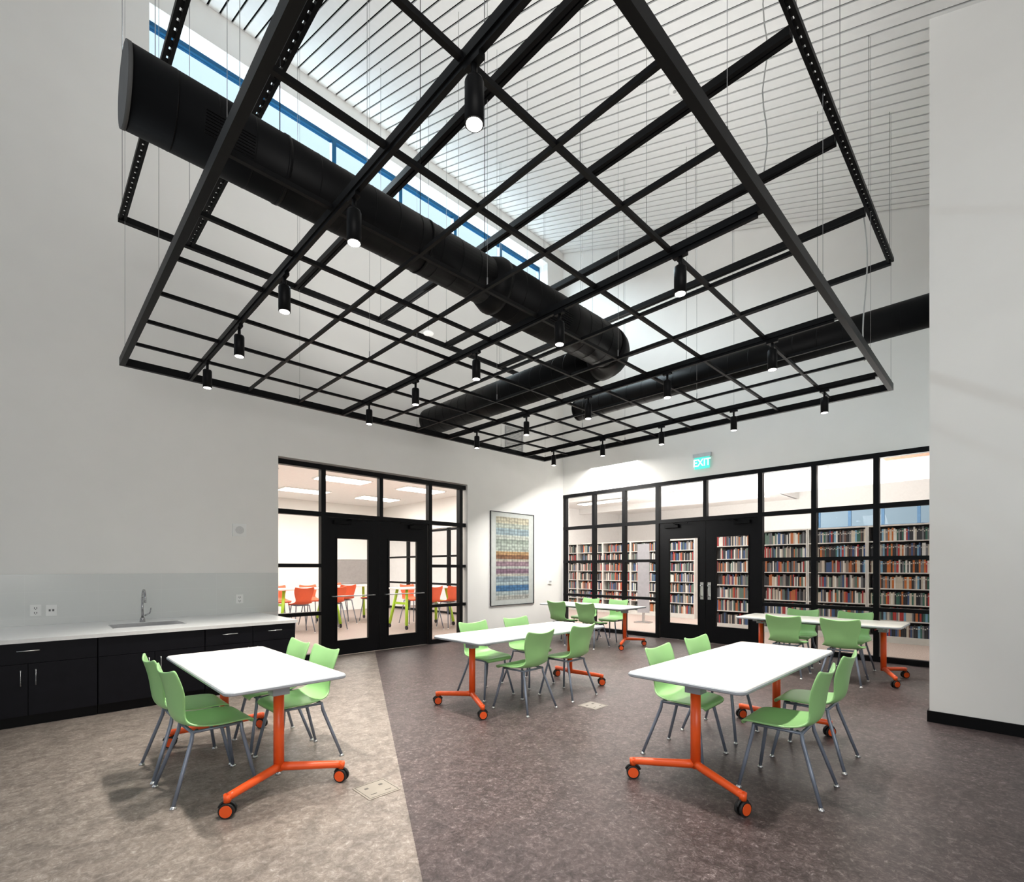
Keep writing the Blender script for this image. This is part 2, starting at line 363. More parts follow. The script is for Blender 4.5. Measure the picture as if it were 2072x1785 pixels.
for i in range(5):
    yc=6.6+i*1.005; bookcase(XB,yc,'beige metal bookcase behind the left library panes, %s of its row from the doors'%nm2[i],'far library bookcases')
    for z in SHZ: srow(XB,yc,z)
for i in range(2):
    yc=5.2+i*1.005; bookcase(15.2,yc,'beige metal bookcase far off, seen through the %s library door pane'%['right','left'][i],'farthest library bookcases')
    for z in SHZ: srow(15.2,yc,z)
so=stuff.build('book_rows',bookstuff()); tag(so,'remaining rows of mixed books filling the farther library shelves','books',kind='stuff')
o=empty('aisle_sign',(11.2,6.6,0),.2,'tall pale grey sign panel standing before the far bookcases','sign')
MB().box(-.02,-.15,.25,.02,.15,2.0).build('sign_panel',mat('pale_grey_panel',(.40,.39,.41),.6),o); MB().box(-.15,-.2,0,.15,.2,.02).box(-.02,-.03,.02,.02,.03,.25).build('sign_foot',CHR,o)
# ================= SUSPENDED GRIDS =================
GX0,GX1,GY0,GY1=.68,6.88,.96,6.12; GZ=3.40; UZ=4.81
gx=[GX0+(GX1-GX0)*k/11 for k in range(12)]; gy=[GY0+(GY1-GY0)*k/9 for k in range(10)]
g=empty('suspended_light_grid',(0,0,0),0,'lower black steel grid with square bays hung over the tables','ceiling grid')
ew=.022
for a in ((GX0-ew,GY0-ew,GX0+ew,GY1+ew),(GX1-ew,GY0-ew,GX1+ew,GY1+ew),(GX0+ew,GY0-ew,GX1-ew,GY0+ew),(GX0+ew,GY1-ew,GX1-ew,GY1+ew)):
    MB().box(a[0],a[1],GZ-.035,a[2],a[3],GZ+.04).build('edge_channel',BLK,g)
for k,xx in enumerate(gx[1:-1],1):
    if k in (1,4,7,10):
        MB().box(xx-.021,GY0+ew,GZ-.025,xx+.021,GY1-ew,GZ+.02).box(xx-.012,GY0+.05,GZ-.045,xx+.012,GY1-.05,GZ-.025).build('light_track',BLK,g)
    else: MB().box(xx-.012,GY0+ew,GZ-.013,xx+.012,GY1-ew,GZ+.013).build('cross_bar',BLK,g)
for yy in gy[1:-1]: MB().box(GX0+ew,yy-.012,GZ-.012,GX1-ew,yy+.012,GZ+.015).build('cross_bar',BLK,g)
def rod(parent,x,y,z,r,nm):
    m=MB().path([(x,y,z),(x,y,ceil_z(y)+.01)],r,6); m.path([(x,y,z-.01),(x,y,z+.06)],r*3,8); m.build(nm,WIRE,parent)
for i in (0,3,6,9,11):
    for j in (0,3,6,9): rod(g,gx[i]+.02,gy[j],GZ+.03,.0016,'hanger_wire')
u=empty('suspended_strut_grid',(0,0,0),0,'upper black slotted strut frame hung above the round duct','ceiling grid')
def ladder(p0,p1,w=.05):
    m=MB(); (x0,y0),(x1,y1)=p0,p1; L=math.hypot(x1-x0,y1-y0); n=int(L/.08)
    al=abs(x1-x0)>abs(y1-y0)
    def b(s0,s1,t0,t1,z0,z1):
        if al: m.box(x0+s0,y0+t0,z0,x0+s1,y0+t1,z1)
        else: m.box(x0+t0,y0+s0,z0,x0+t1,y0+s1,z1)
    b(0,L,-w/2,-w/7,UZ-.02,UZ+.02); b(0,L,w/7,w/2,UZ-.02,UZ+.02)
    for i in range(n+1): s=(L-.05)*i/n; b(s,s+.05,-w/7,w/7,UZ-.01,UZ)
    return m
ladder((GX0,GY0),(GX0,GY1),.06).build('slotted_strut',BLK,u); ladder((GX0+.04,GY0),(GX1,GY0),.06).build('slotted_strut',BLK,u)
MB().box(GX0-.03,GY1,UZ-.03,GX1+.03,GY1+.05,UZ+.03).build('edge_channel',BLK,u); MB().box(GX1,GY0,UZ-.03,GX1+.05,GY1,UZ+.03).build('edge_channel',BLK,u)
for k in (1,3,5,7,9):
    if k==1: ladder((gx[k],GY0+.04),(gx[k],GY1),.07).build('slotted_strut',BLK,u)
    else: MB().box(gx[k]-.036,GY0+.04,UZ-.03,gx[k]-.005,GY1,UZ+.03).box(gx[k]+.005,GY0+.04,UZ-.03,gx[k]+.036,GY1,UZ+.03).box(gx[k]-.005,GY0+.04,UZ+.01,gx[k]+.005,GY1,UZ+.025).build('strut_rail',BLK,u)
for k in (0,1,3,5,7,9,11):
    for yy in (gy[0],gy[3],gy[6],gy[9]): rod(u,gx[k],yy+.01,UZ+.02,.0028,'hanger_rod')
sp0=empty('track_spotlight')
MB().path([(0,0,-.25),(0,0,-.09),(0,0,-.08)],[.038,.038,.034],20).path([(0,0,-.08),(0,0,-.02)],.012,8).build('lamp_can',BLK,sp0)
MB().path([(0,0,-.252),(0,0,-.2501)],.032,20).build('lamp_lens',LENS,sp0)
MB().box(-.016,-.045,-.02,.016,.045,0).build('track_adapter',BLK,sp0)
on=['first','second','third','fourth','fifth']
ltd=[]
for ti,k in enumerate((1,4,7,10)):
    for j in range(5):
        o=sp0 if (ti==0 and j==0) else copy_tree(sp0)
        o.location=(gx[k],1.47+j*.985,GZ-.045)
        tag(o,'black cylindrical spotlight, %s from the near end of the %s light track from the left'%(on[j],on[ti]),'spotlight','spotlights on the hanging grid')
        ltd.append(tuple(o.location))
ld=bpy.data.lights.new('spot','SPOT'); ld.energy=250; ld.spot_size=math.radians(78); ld.spot_blend=1.; ld.shadow_soft_size=.05; ld.color=(1,.955,.88)
for l in ltd:
    o=bpy.data.objects.new('spot_beam',ld); C.objects.link(o); o.location=(l[0],l[1],l[2]-.26)
# ducts
DR=.2; DR2=.24; DZ=4.01; DY_=3.40; DX_=5.20
def seamed(p0,p1,r,step=.2):
    p0,p1=Vector(p0),Vector(p1); L=(p1-p0).length; t=(p1-p0)/L; m=MB().path([p0,p1],r,40); s=step
    while s<L-.02:
        m.path([p0+t*(s-.003),p0+t*(s+.003)],r*1.006,40); s+=step
    return m
d=empty('spiral_air_duct',(0,0,0),0,'large black round air duct with elbow running between the two grids','duct')
R=.30; xs=.40; cx=XonY(1000,DY_)
seamed((xs,DY_,DZ),(cx,DY_,DZ),DR).build('main_run',BLKD,d)
MB().path([(xs-.02,DY_,DZ),(xs,DY_,DZ)],DR*1.015,40).build('end_cap',CAPG,d)['label']='dark grey duct end cap'
MB().path([(cx-.14,DY_,DZ),(cx-.02,DY_,DZ),(cx+.02,DY_,DZ)],[DR,DR2*1.03,DR2*1.03],40).build('duct_reducer',BLKD,d)
seamed((cx,DY_,DZ),(DX_-R,DY_,DZ),DR2).build('main_run',BLKD,d)
el=MB(); pts=[(DX_-R+R*math.sin(a),DY_+R-R*math.cos(a),DZ) for a in [PI/2*i/8 for i in range(9)]]
el.path(pts,DR2*1.01,40); el.build('elbow',BLKD,d)
seamed((DX_,DY_+R,DZ),(DX_,YW,DZ),DR2*.97).build('branch_run',BLKD,d)
def grille(cx_,w_,r_):
    m=MB()
    for i in range(8):
        th=math.radians(-25)+(i-3.5)*.08; yy=DY_-r_*1.008*math.cos(th); zz=DZ+r_*1.008*math.sin(th)
        m.box(cx_-w_/2,yy-.003,zz-.003,cx_+w_/2,yy+.003,zz+.003)
    m.build('duct_grille',BLK,d)
grille(XonY(450,DY_),.26,DR); grille(XonY(1105,DY_),.3,DR2)
for xx in (1.2,2.3,3.0): MB().path([(xx,DY_,DZ+DR),(xx,DY_,ceil_z(DY_)+.01)],.003,6).path([(xx-.012,DY_,DZ),(xx+.012,DY_,DZ)],DR*1.02,40).build('duct_hanger',BLK,d)
d2=empty('straight_air_duct',(0,0,0),0,'slimmer straight black air duct running to the near right wall','duct')
X3=6.57; YE=YonX(1172,X3)
seamed((X3,YE,DZ),(X3,YN,DZ),.165,.25).build('duct_run',BLKD,d2)
MB().path([(X3,YE+.03,DZ),(X3,YE,DZ)],.169,40).build('end_cap',BLK,d2)
for yy in (1.6,3.2,4.8): MB().path([(X3,yy,DZ+.16),(X3,yy,ceil_z(yy)+.01)],.003,6).build('duct_hanger',WIRE,d2)
def conduit(pts,label):
    m=MB().path(pts,.006,8); o=m.build('flexible_conduit',mat('grey_conduit',(.38,.38,.37),.5)); tag(o,label,'cable')
def on_pl(px,py,z): dd=(z-H)*F/(Y0-py); r=(px-CX)/F*dd; return (A*r+B*dd,-B*r+A*dd,z)
x_,y_,z_=on_pl(1548,360,UZ+.02)
conduit([(x_+.02*math.sin(i),y_+.015*math.cos(i*1.3),z_+(ceil_z(y_)-z_)*i/12) for i in range(13)],'grey flexible conduit dropping from ceiling to the upper frame near the middle')
conduit([(5.9+.10*math.sin(i*.4),1.03+.03*math.sin(i*.5),GZ+.03+(UZ-GZ-.03)*i/12) for i in range(13)],'grey flexible conduit looping between the two frames at the right')
# ================= WALL ITEMS =================
ya,yb_=YonX(1407,XW),YonX(1437,XW); zt,zb=zX(1421,918,XW),zX(1421,949,XW)
o=empty('exit_sign',(XW,(ya+yb_)/2,0),0,'glowing green exit sign above the library doors','sign')
hw=abs(ya-yb_)/2
MB().box(-.05,-hw*1.2,zt-.07,0,hw*1.2,zt).build('sign_housing',mat('sign_housing_pale',(.55,.60,.62),.5),o)
MB().box(-.035,-hw,zb,-.02,hw,zt-.07).build('sign_panel',mat('exit_panel_glow',(.10,.85,.72),.5,emit=.55,var=0),o)
cu=bpy.data.curves.new('exit','FONT'); cu.body='EXIT'; cu.size=(zt-zb)*.66; cu.align_x='CENTER'; cu.align_y='CENTER'; cu.extrude=.002; cu.offset=.003
to=bpy.data.objects.new('tmp',cu); C.objects.link(to); bpy.context.view_layer.update()
me=bpy.data.meshes.new_from_object(to.evaluated_get(bpy.context.evaluated_depsgraph_get())); bpy.data.objects.remove(to)
me.materials.clear(); me.materials.append(mat('exit_letters_pale_green',(.70,1.,.92),.4,emit=1.0,var=0))
t=bpy.data.objects.new('lettering',me); C.objects.link(t); t.parent=o; t.rotation_euler=(PI/2,0,-PI/2); t.location=(-.038,0,(zb+zt-.07)/2); t.scale=(.86,1,1)
def on_wall(name,px,py,label,cat): return empty(name,(XonY(px,YW),YW,zY(px,py,YW)),0,label,cat)
o=on_wall('wall_speaker',484,1073,'small square white wall speaker with round grille','speaker')
MB().box(-.085,-.02,-.085,.085,0,.085).build('speaker_plate',WPL,o); MB().path([(0,-.03,0),(0,-.02,0)],.052,24).build('speaker_grille',mat('speaker_grille_grey',(.62,.62,.61),.7,var=.2,scale=200),o)
o=on_wall('thermostat',1112,1178,'small white thermostat between picture and library glazing','thermostat')
MB().box(-.06,-.025,-.045,.06,0,.045).build('thermostat_body',WPL,o); MB().box(-.035,-.028,-.005,.035,-.025,.03).build('thermostat_screen',GREY,o)
o=on_wall('wall_vent',1040,890,'grey louvred vent high on the wall behind the grid','vent')
m=MB(); m.box(-.26,-.02,-.25,.26,0,-.22); m.box(-.26,-.02,.22,.26,0,.25); m.box(-.26,-.02,-.22,-.23,0,.22); m.box(.23,-.02,-.22,.26,0,.22); m.build('vent_frame',GREY,o)
m=MB(); 
for i in range(14): m.box(-.23,-.012,-.215+i*.031,.23,-.002,-.2+i*.031)
m.build('vent_louvres',GREY,o)
p_=on_pl(867,676,4.72)
o=empty('smoke_detector',p_,0,'round white detector hanging between the two frames','detector')
MB().path([(0,0,0),(0,0,.015),(0,0,.04)],[.07,.075,.05],24).build('detector_body',WPL,o); MB().path([(0,0,.04),(0,0,ceil_z(p_[1])-p_[2]+.01)],.003,6).build('hanger_rod',WIRE,o)
tt=(1365-CX)/F; dd=(8.72-SL*YW-H)/(.972-SL*(A-B*tt)); py_=dd*(A-B*tt)
o=empty('ceiling_sensor',(dd*(B+A*tt),py_,ceil_z(py_)),0,'small round white sensor fixed on the slatted ceiling','detector')
MB().path([(0,0,.02),(0,0,-.03),(0,0,-.045)],[.07,.07,.05],24).build('sensor_body',WPL,o); MB().path([(0,0,-.05),(0,0,-.045)],.02,12).build('sensor_lens',GREY,o)
o=empty('framed_picture',(0,YW,0),0,'tall thin framed print with rows of coloured bands on the wall','picture')
a0,a1=XonY(991,YW),XonY(1079,YW); b0,b1=zY(1035,1224,YW),zY(1035,1038,YW)
m=MB(); q=.013
m.box(a0,-.03,b0,a1,0,b0+q); m.box(a0,-.03,b1-q,a1,0,b1); m.box(a0,-.03,b0+q,a0+q,0,b1-q); m.box(a1-q,-.03,b0+q,a1,0,b1-q); m.build('picture_frame',mat('dark_grey_frame',(.05,.05,.055),.35,metal=.5),o)
MB().box(a0+q,-.012,b0+q,a1-q,0,b1-q).build('mat_board',mat('mat_board',(.46,.48,.46),.8),o)
def artmat():
    m=bpy.data.materials.new('banded_print'); m.use_nodes=True; nt=m.node_tree; N=nt.nodes; L=nt.links; p=N['Principled BSDF']
    tc=N.new('ShaderNodeTexCoord'); sx=N.new('ShaderNodeSeparateXYZ'); L.new(tc.outputs['Generated'],sx.inputs[0])
    r=N.new('ShaderNodeValToRGB'); r.color_ramp.interpolation='CONSTANT'; e=r.color_ramp.elements
    cs=[(0,(.40,.40,.38)),(.05,(.36,.42,.44)),(.10,(.06,.15,.30)),(.17,(.34,.41,.44)),(.21,(.22,.28,.33)),(.28,(.42,.41,.37)),(.31,(.20,.13,.18)),(.37,(.38,.40,.38)),(.40,(.26,.18,.22)),(.46,(.38,.36,.31)),(.49,(.19,.10,.06)),(.54,(.36,.23,.12)),(.58,(.32,.36,.33)),(.68,(.24,.28,.25)),(.73,(.38,.40,.37)),(.78,(.24,.31,.35)),(.86,(.34,.37,.33)),(.92,(.40,.37,.29))]
    while len(e)<len(cs): e.new(.5)
    for i,(q,c) in enumerate(cs): e[i].position=q; e[i].color=(*c,1)
    L.new(sx.outputs['Z'],r.inputs[0])
    mp=N.new('ShaderNodeMapping'); mp.inputs['Scale'].default_value=(12,1,26); L.new(tc.outputs['Generated'],mp.inputs[0])
    v=N.new('ShaderNodeTexVoronoi'); v.inputs['Scale'].default_value=1; v.inputs['Randomness'].default_value=.35; L.new(mp.outputs[0],v.inputs['Vector'])
    r2=N.new('ShaderNodeValToRGB'); r2.color_ramp.elements[0].color=(1.5,1.5,1.4,1); r2.color_ramp.elements[1].color=(.35,.35,.35,1); r2.color_ramp.elements[1].position=.7; L.new(v.outputs['Distance'],r2.inputs[0])
    x=N.new('ShaderNodeMix'); x.data_type='RGBA'; x.blend_type='MULTIPLY'; x.inputs['Factor'].default_value=.8; L.new(r.outputs[0],x.inputs['A']); L.new(r2.outputs[0],x.inputs['B'])
    L.new(x.outputs['Result'],p.inputs['Base Color']); p.inputs['Roughness'].default_value=.3; return m
MB().box(a0+.16,-.016,b0+.12,a1-.16,-.012,b1-.1).build('art_print',artmat(),o)
# ================= KITCHEN COUNTER =================
CY=6.04; CXE=XonY(598,CY); CZ=.765
def cX(p): return XonY(p,CY)
SX=XonY(297,6.72); s0,s1,t0,t1=SX-.32,SX+.32,6.45,6.87
top=MB(); top.box(-2.4,CY-.02,CZ-.035,s0,YW-.005,CZ); top.box(s1,CY-.02,CZ-.035,CXE+.02,YW-.005,CZ); top.box(s0,CY-.02,CZ-.035,s1,t0,CZ); top.box(s0,t1,CZ-.035,s1,YW-.005,CZ)
o=top.build('worktop',QTZ); tag(o,'long white worktop over the black cabinets','worktop')
o=empty('sink',(SX,(t0+t1)/2,CZ),0,'rectangular stainless steel sink set in the white worktop','sink')
hx,hy=.32,.21; m=MB(); m.box(-hx,-hy,-.16,hx,hy,-.155); m.box(-hx,-hy,-.155,-hx+.008,hy,.003); m.box(hx-.008,-hy,-.155,hx,hy,.003); m.box(-hx,-hy,-.155,hx,-hy+.008,.003); m.box(-hx,hy-.008,-.155,hx,hy,.003); m.build('basin',CHR,o)
MB().path([(0,0,-.155),(0,0,-.15)],.04,16).build('drain',mat('dark_steel',(.2,.2,.2),.4,metal=1),o)
CHD=mat('dark_chrome',(.42,.42,.43),.22,metal=1.)
o=empty('faucet',(SX,7.0,CZ),0,'chrome gooseneck faucet behind the sink','faucet')
MB().path([(0,0,0),(0,0,.05)],[.028,.022],16).path([(0,0,.05),(0,0,.28)],.012,12).path([(0,-.09+.09*math.cos(a),.28+.09*math.sin(a)) for a in [PI*i/10 for i in range(11)]]+[(0,-.18,.23)],.011,12).build('spout',CHD,o)
MB().path([(.02,0,.07),(.07,0,.10)],.008,8).path([(.07,0,.1),(.08,0,.16)],.006,8).build('lever',CHD,o)
tb=MB().box(-2.4,YW-.012,CZ+.0005,XL0-.002,YW-.001,1.315).build('backsplash',TILE); tag(tb,'pale grey tiled backsplash above the worktop','backsplash')
def outlet(px,py,label,kind):
    o=empty('wall_outlet',(XonY(px,YW),YW-.012,zY(px,py,YW)),0,label,'outlet','outlets on the backsplash')
    MB().box(-.045,-.007,-.06,.045,0,.06).build('cover_plate',WPL,o)
    dk=mat('outlet_dark',(.12,.12,.12),.5)
    if kind==0:
        for s_ in (-1,1): MB().box(-.012,-.0085,s_*.025-.01,-.006,-.007,s_*.025+.008).box(.006,-.0085,s_*.025-.01,.012,-.007,s_*.025+.008).box(-.004,-.0085,s_*.025-.018,.004,-.007,s_*.025-.012).build('socket',dk,o)
    else: MB().box(-.022,-.009,-.01,-.006,-.007,.012).box(.006,-.009,-.01,.022,-.007,.012).build('data_port',dk,o)
outlet(72,1235,'white double socket outlet, leftmost on the backsplash',0); outlet(104,1235,'white data outlet just right of the leftmost socket',1); outlet(484,1212,'white socket outlet right of the faucet near the end of the backsplash',0)
def cab(name,x0,x1,label,layout):
    e=empty(name,((x0+x1)/2,CY,0),0,label,'cabinet','black base cabinets'); w_=(x1-x0)/2-.003
    MB().box(-w_,.02,.09,w_,.38,CZ-.036).box(-w_,.38,.09,w_,YW-CY-.01,CZ-.2).build('body',BLKW,e)
    MB().box(-w_,.03,0,w_,.05,.09).build('toe_kick',BLK,e)
    ZD=.545
    for kind,f0,f1,hp in layout:
        a=-w_+2*w_*f0+.003; b=-w_+2*w_*f1-.003
        if kind=='drawer':
            dr=MB().box(a,0,ZD+.004,b,.02,CZ-.04).build('drawer',BLKW,e)
            if hp is not None:
                c=(a+b)/2; MB().path([(c-.07,0,.66),(c-.07,-.025,.66),(c+.07,-.025,.66),(c+.07,0,.66)],.005,8).build('handle',CHR,dr)
        else:
            dr=MB().box(a,0,.095,b,.02,ZD).build('door',BLKW,e)
            c=(b-.045) if hp=='r' else (a+.045)
            MB().path([(c,0,.36),(c,-.025,.36),(c,-.025,.49),(c,0,.49)],.005,8).build('handle',CHR,dr)
xa=cX(198);xb=cX(415);xm=cX(57); w1=xa-xm
cab('base_cabinet',xm-w1-.9,xm-w1,'black base cabinet cut off by the left edge of the photo',[('drawer',0,1,1),('door',0,.5,'r'),('door',.5,1,'l')])
cab('base_cabinet',xm-w1,xa,'black base cabinet left of the sink with one wide drawer and two doors',[('drawer',0,1,1),('door',0,.5,'r'),('door',.5,1,'l')])
cab('base_cabinet',xa,xb,'black base cabinet under the sink with blank front and two doors',[('drawer',0,1,None),('door',0,.5,'r'),('door',.5,1,'l')])
cab('base_cabinet',xb,CXE,'black base cabinet at the right end with two drawers over two doors',[('drawer',0,.5,1),('drawer',.5,1,1),('door',0,.5,'r'),('door',.5,1,'l')])
def fbox(px,py,label,col,s=.11):
    d_=H*F/(py-Y0); r=(px-CX)/F*d_; o=empty('floor_outlet',(A*r+B*d_,-B*r+A*d_,0),0,label,'floor outlet')
    MB().rr(-s,-s,s,s,.01,0,.004,.001).build('cover_plate',mat('plate_'+str(int(col[0]*100)),col,.6),o)
    m=MB(); k=s*.88
    for q in (-1,1): m.box(-k,q*k-.0015,.004,k,q*k+.0015,.005); m.box(q*k-.0015,-k,.004,q*k+.0015,k,.005); m.box(q*k*.5-.02,-k*.6,.004,q*k*.5+.02,-k*.54,.005); m.box(q*k*.5-.012,k*.3,.004,q*k*.5+.012,k*.5,.005)
    m.build('lid_outline',mat('dark_lines',(.08,.07,.06),.6),o)
fbox(762,1597,'square metal floor outlet cover near the front left table',(.27,.235,.195)); fbox(1200,1428,'square metal floor outlet cover between the middle and right tables',(.25,.225,.20),.11)
# ================= FURNITURE =================
def shell_mesh(zs,parent,m,name='seat_shell'):
    P=[(.205,-.035,.165,0,0),(.213,-.018,.178,0,0),(.20,-.004,.190,0,.0),(.15,.0,.205,0,.004),(.08,-.006,.215,0,.012),(0,-.014,.219,0,.02),(-.08,-.012,.213,0,.026),(-.14,0,.197,.012,.026),(-.18,.028,.176,.025,.016),(-.198,.065,.163,.035,.004),(-.207,.11,.166,.04,0),(-.213,.165,.184,.044,0),(-.221,.22,.2,.044,.004),(-.234,.275,.208,.038,.012),(-.247,.32,.206,.030,.024),(-.253,.335,.197,.028,.030)]
    n=12; vs=[];fs=[]
    for (x,z,hw_,cx_,cz_) in P:
        for j in range(n+1):
            t=-1+2*j/n; vs.append((x+cx_*t*t,hw_*t,zs+z+cz_*t*t))
    for i in range(len(P)-1):
        for j in range(n): q=i*(n+1)+j; fs.append((q,q+1,q+n+2,q+n+1))
    o=MB().add(vs,fs,0,True).build(name,m,parent)
    md=o.modifiers.new('s','SUBSURF'); md.levels=1; md.render_levels=1
    md=o.modifiers.new('t','SOLIDIFY'); md.thickness=.009; md.offset=0
    return o
def make_chair(zs,shellm,legm):
    e=empty('stacking_chair'); shell_mesh(zs,e,shellm)
    zt=zs-.03
    MB().path([(.15,-.14,zt),(.15,.14,zt)],.010,8).path([(-.12,-.14,zt),(-.12,.14,zt)],.010,8).path([(.15,-.14,zt),(-.12,-.14,zt)],.009,8).path([(.15,.14,zt),(-.12,.14,zt)],.009,8).build('seat_frame',legm,e)
    for sx in (1,-1):
        for sy in (1,-1):
            x0,x1=(.15,.215) if sx>0 else (-.12,-.235); ya_,yb2=sy*.14,sy*.215
            pts=[(x0-.03*sx,ya_-.02*sy,zt),(x0,ya_,zt-.004)]+[(x0+(x1-x0)*q,ya_+(yb2-ya_)*q,zt-.03-(zt-.04)*q) for q in (0.05,.5,1)]
            l=MB().path(pts,[.0118,.0118,.0118,.0115,.0105],10).build('leg',legm,e)
            MB().path([(x1,yb2,0),(x1,yb2,.006),(x1,yb2,.018)],[.018,.017,.008],12).build('glide',CHR,l)
    return e
ch0=make_chair(.425,GREEN,LEGM)
used=[False]
def chair(x,y,rz,label,group):
    o=ch0 if not used[0] else copy_tree(ch0); used[0]=True
    o.location=(x,y,0); o.rotation_euler=(0,0,rz+random.uniform(-.05,.05)); tag(o,label,'chair',group); return o
def make_caster(parent,x,y,rz):
    m=MB(); c,s=math.cos(rz),math.sin(rz); n=Vector((-s,c,0)); cc=Vector((x+.0,y,.042))
    m.path([cc-n*.024,cc-n*.008],.042,24,0); m.path([cc+n*.008,cc+n*.024],.042,24,0)
    m.path([cc-n*.028,cc-n*.0245],.033,20,1); m.path([cc+n*.0245,cc+n*.028],.033,20,1); m.path([cc-n*.008,cc+n*.008],.02,12,0)
    m.path([(x,y,.042),(x,y,.10)],.010,8,0)
    m.path([cc+Vector((.048*math.cos(a)*c,.048*math.cos(a)*s,.048*math.sin(a))) for a in [PI*.1+PI*.8*i/8 for i in range(9)]],.007,8,0)
    m.build('caster',[RUB,ORNG],parent)
def table(cx_,cy_,rz,L,W,label,cr,group='white flip top tables',off=0):
    zt=.70; e=empty('folding_table',(cx_,cy_,0),rz,label,'table',group); hl,hw_=L/2,W/2
    MB().rr(-hl+.006,-hw_+.006,hl-.006,hw_-.006,.05,zt-.022,zt,.003).build('tabletop',WTOP,e)
    MB().rr(-hl,-hw_,hl,hw_,.055,zt-.026,zt-.003,.006).build('edge_band',EDGE,e)
    MB().box(-hl+.24,-.03,zt-.075,hl-.24,.03,zt-.04).build('crossbeam',mat('dark_grey_steel',(.09,.09,.1),.45),e)
    for s_ in (-1,1):
        xc=s_*(hl-.22)
        m=MB().path([(xc,0,.12),(xc,0,.60)],.031,20)
        for q in (-1,1):
            m.path([(xc,0,.145),(xc+s_*.03,q*.05,.14),(xc+s_*.155,q*(hw_-.05),.115),(xc+s_*.165,q*(hw_-.025),.112)],[.027,.026,.023,.022],14)
            m.path([(xc+s_*.165,q*(hw_-.025),.128),(xc+s_*.165,q*(hw_-.025),.086)],[.022,.020],12)
        lg=m.build('leg',ORNG,e)
        for q in (-1,1): make_caster(lg,xc+s_*.165,q*(hw_-.025),cr+random.uniform(-.35,.35))
        MB().box(xc-.045,-.05,.595,xc+.045,.05,.64).box(xc-.03,-.24,.64,xc+.03,.24,.672).box(xc-.055,-.06,.64,xc+.055,.06,.66).build('flip_bracket',EDGE,e)
        MB().path([(xc-s_*.06,.06,.63),(xc-s_*.06,.17,.63)],.006,8).build('release_lever',mat('red_lever',(.5,.02,.02),.4),e)
table(1.13,3.81,PI/2,1.62,.71,'white topped table with orange legs at front left, by the cabinets',-2.2)
table(3.78,1.41,0,1.96,.75,'white topped table with orange legs at front right, nearest the bare wall corner',-.6)
table(3.91,3.75,0,1.97,.74,'white topped table with orange legs in the middle of the room',-.6)
table(7.50,5.52,PI/2,1.90,.78,'white topped table with orange legs at the back, below the framed picture corner',-2.2)
table(7.52,1.83,PI/2,1.86,.78,'white topped table with orange legs at back right by the library glass',-2.2)
G='green chairs at the %s table'
chair(.83,3.60,0,'green chair on the cabinet side of the front left table, nearer the camera',G%'front left')
chair(.82,4.08,0,'green chair on the cabinet side of the front left table, farther one',G%'front left')
chair(1.42,3.68,PI,'green chair on the open side of the front left table, nearer the camera',G%'front left')
chair(1.41,4.17,PI,'green chair on the open side of the front left table, farther one',G%'front left')
chair(3.50,1.71,-PI/2,'green chair behind the front right table, at its left end',G%'front right')
chair(4.20,1.74,-PI/2,'green chair behind the front right table, at its far end',G%'front right')
chair(3.43,1.01,PI/2,'green chair before the front right table, nearest the camera',G%'front right')
chair(4.12,1.03,PI/2,'green chair before the front right table, at its far end by the wall corner',G%'front right')
chair(3.52,3.40,PI/2,'green chair before the middle table, left of two showing their backs',G%'middle')
chair(4.22,3.42,PI/2,'green chair before the middle table, right of two showing their backs',G%'middle')
chair(3.60,4.06,-PI/2,'green chair behind the middle table, at its left end',G%'middle')
chair(4.30,4.08,-PI/2,'green chair behind the middle table, near its right end',G%'middle')
chair(7.10,5.85,0,'green chair before the back table under the picture, left one with back to the camera',G%'back left')
chair(7.10,5.20,0,'green chair before the back table under the picture, right one with back to the camera',G%'back left')
chair(7.92,5.98,PI,'green chair on the glass side of the back table under the picture, left one',G%'back left')
chair(7.92,5.32,PI,'green chair on the glass side of the back table under the picture, right one',G%'back left')
chair(7.10,2.07,0,'green chair with back to the camera at the back right table, left one',G%'back right')
chair(7.10,1.45,0,'green chair with back to the camera at the back right table, right one',G%'back right')
chair(7.92,2.16,PI,'green chair on the glass side of the back right table, left one',G%'back right')
chair(7.92,1.53,PI,'green chair on the glass side of the back right table, right one',G%'back right')
st0=make_chair(.62,ORPL,LEGM); st0.name='tall_chair'; us=[False]
def hightable(x,y,label,chs):
    e=empty('high_table',(x,y,0),0,label,'table','high tables in the neighbouring room'); zt=.93
    MB().rr(-.75,-.38,.75,.38,.05,zt-.03,zt,.004).build('tabletop',WTOP,e)
    for sx in (-1,1):
        for sy in (-1,1):
            l=MB().path([(sx*.55,sy*.2,zt-.03),(sx*.66,sy*.36,.09)],[.034,.034],10).build('leg',LIME,e)
            MB().path([(sx*.66-.015,sy*.36,.045),(sx*.66+.015,sy*.36,.045)],.045,14).path([(sx*.66,sy*.36,.045),(sx*.66,sy*.36,.1)],.012,8).build('caster',RUB,l)
        MB().box(sx*.58-.02,-.24,.55,sx*.58+.02,.24,.6).build('crossbar',LIME,e)
    for dx,dy,rz,lb in chs:
        o=st0 if not us[0] else copy_tree(st0); us[0]=True
        o.location=(x+dx,y+dy,0); o.rotation_euler=(0,0,rz); tag(o,lb,'chair','orange tall chairs in the neighbouring room')
hightable(4.55,11.3,'high table with lime green legs behind the left side pane',[(-.35,-.6,PI/2,'orange tall chair before the high table seen in the left side pane, left one'),(.38,-.6,PI/2,'orange tall chair before the high table seen in the left side pane, right one'),(-.35,.6,-PI/2,'orange tall chair behind the high table seen in the left side pane, left one'),(.38,.6,-PI/2,'orange tall chair behind the high table seen in the left side pane, right one')])
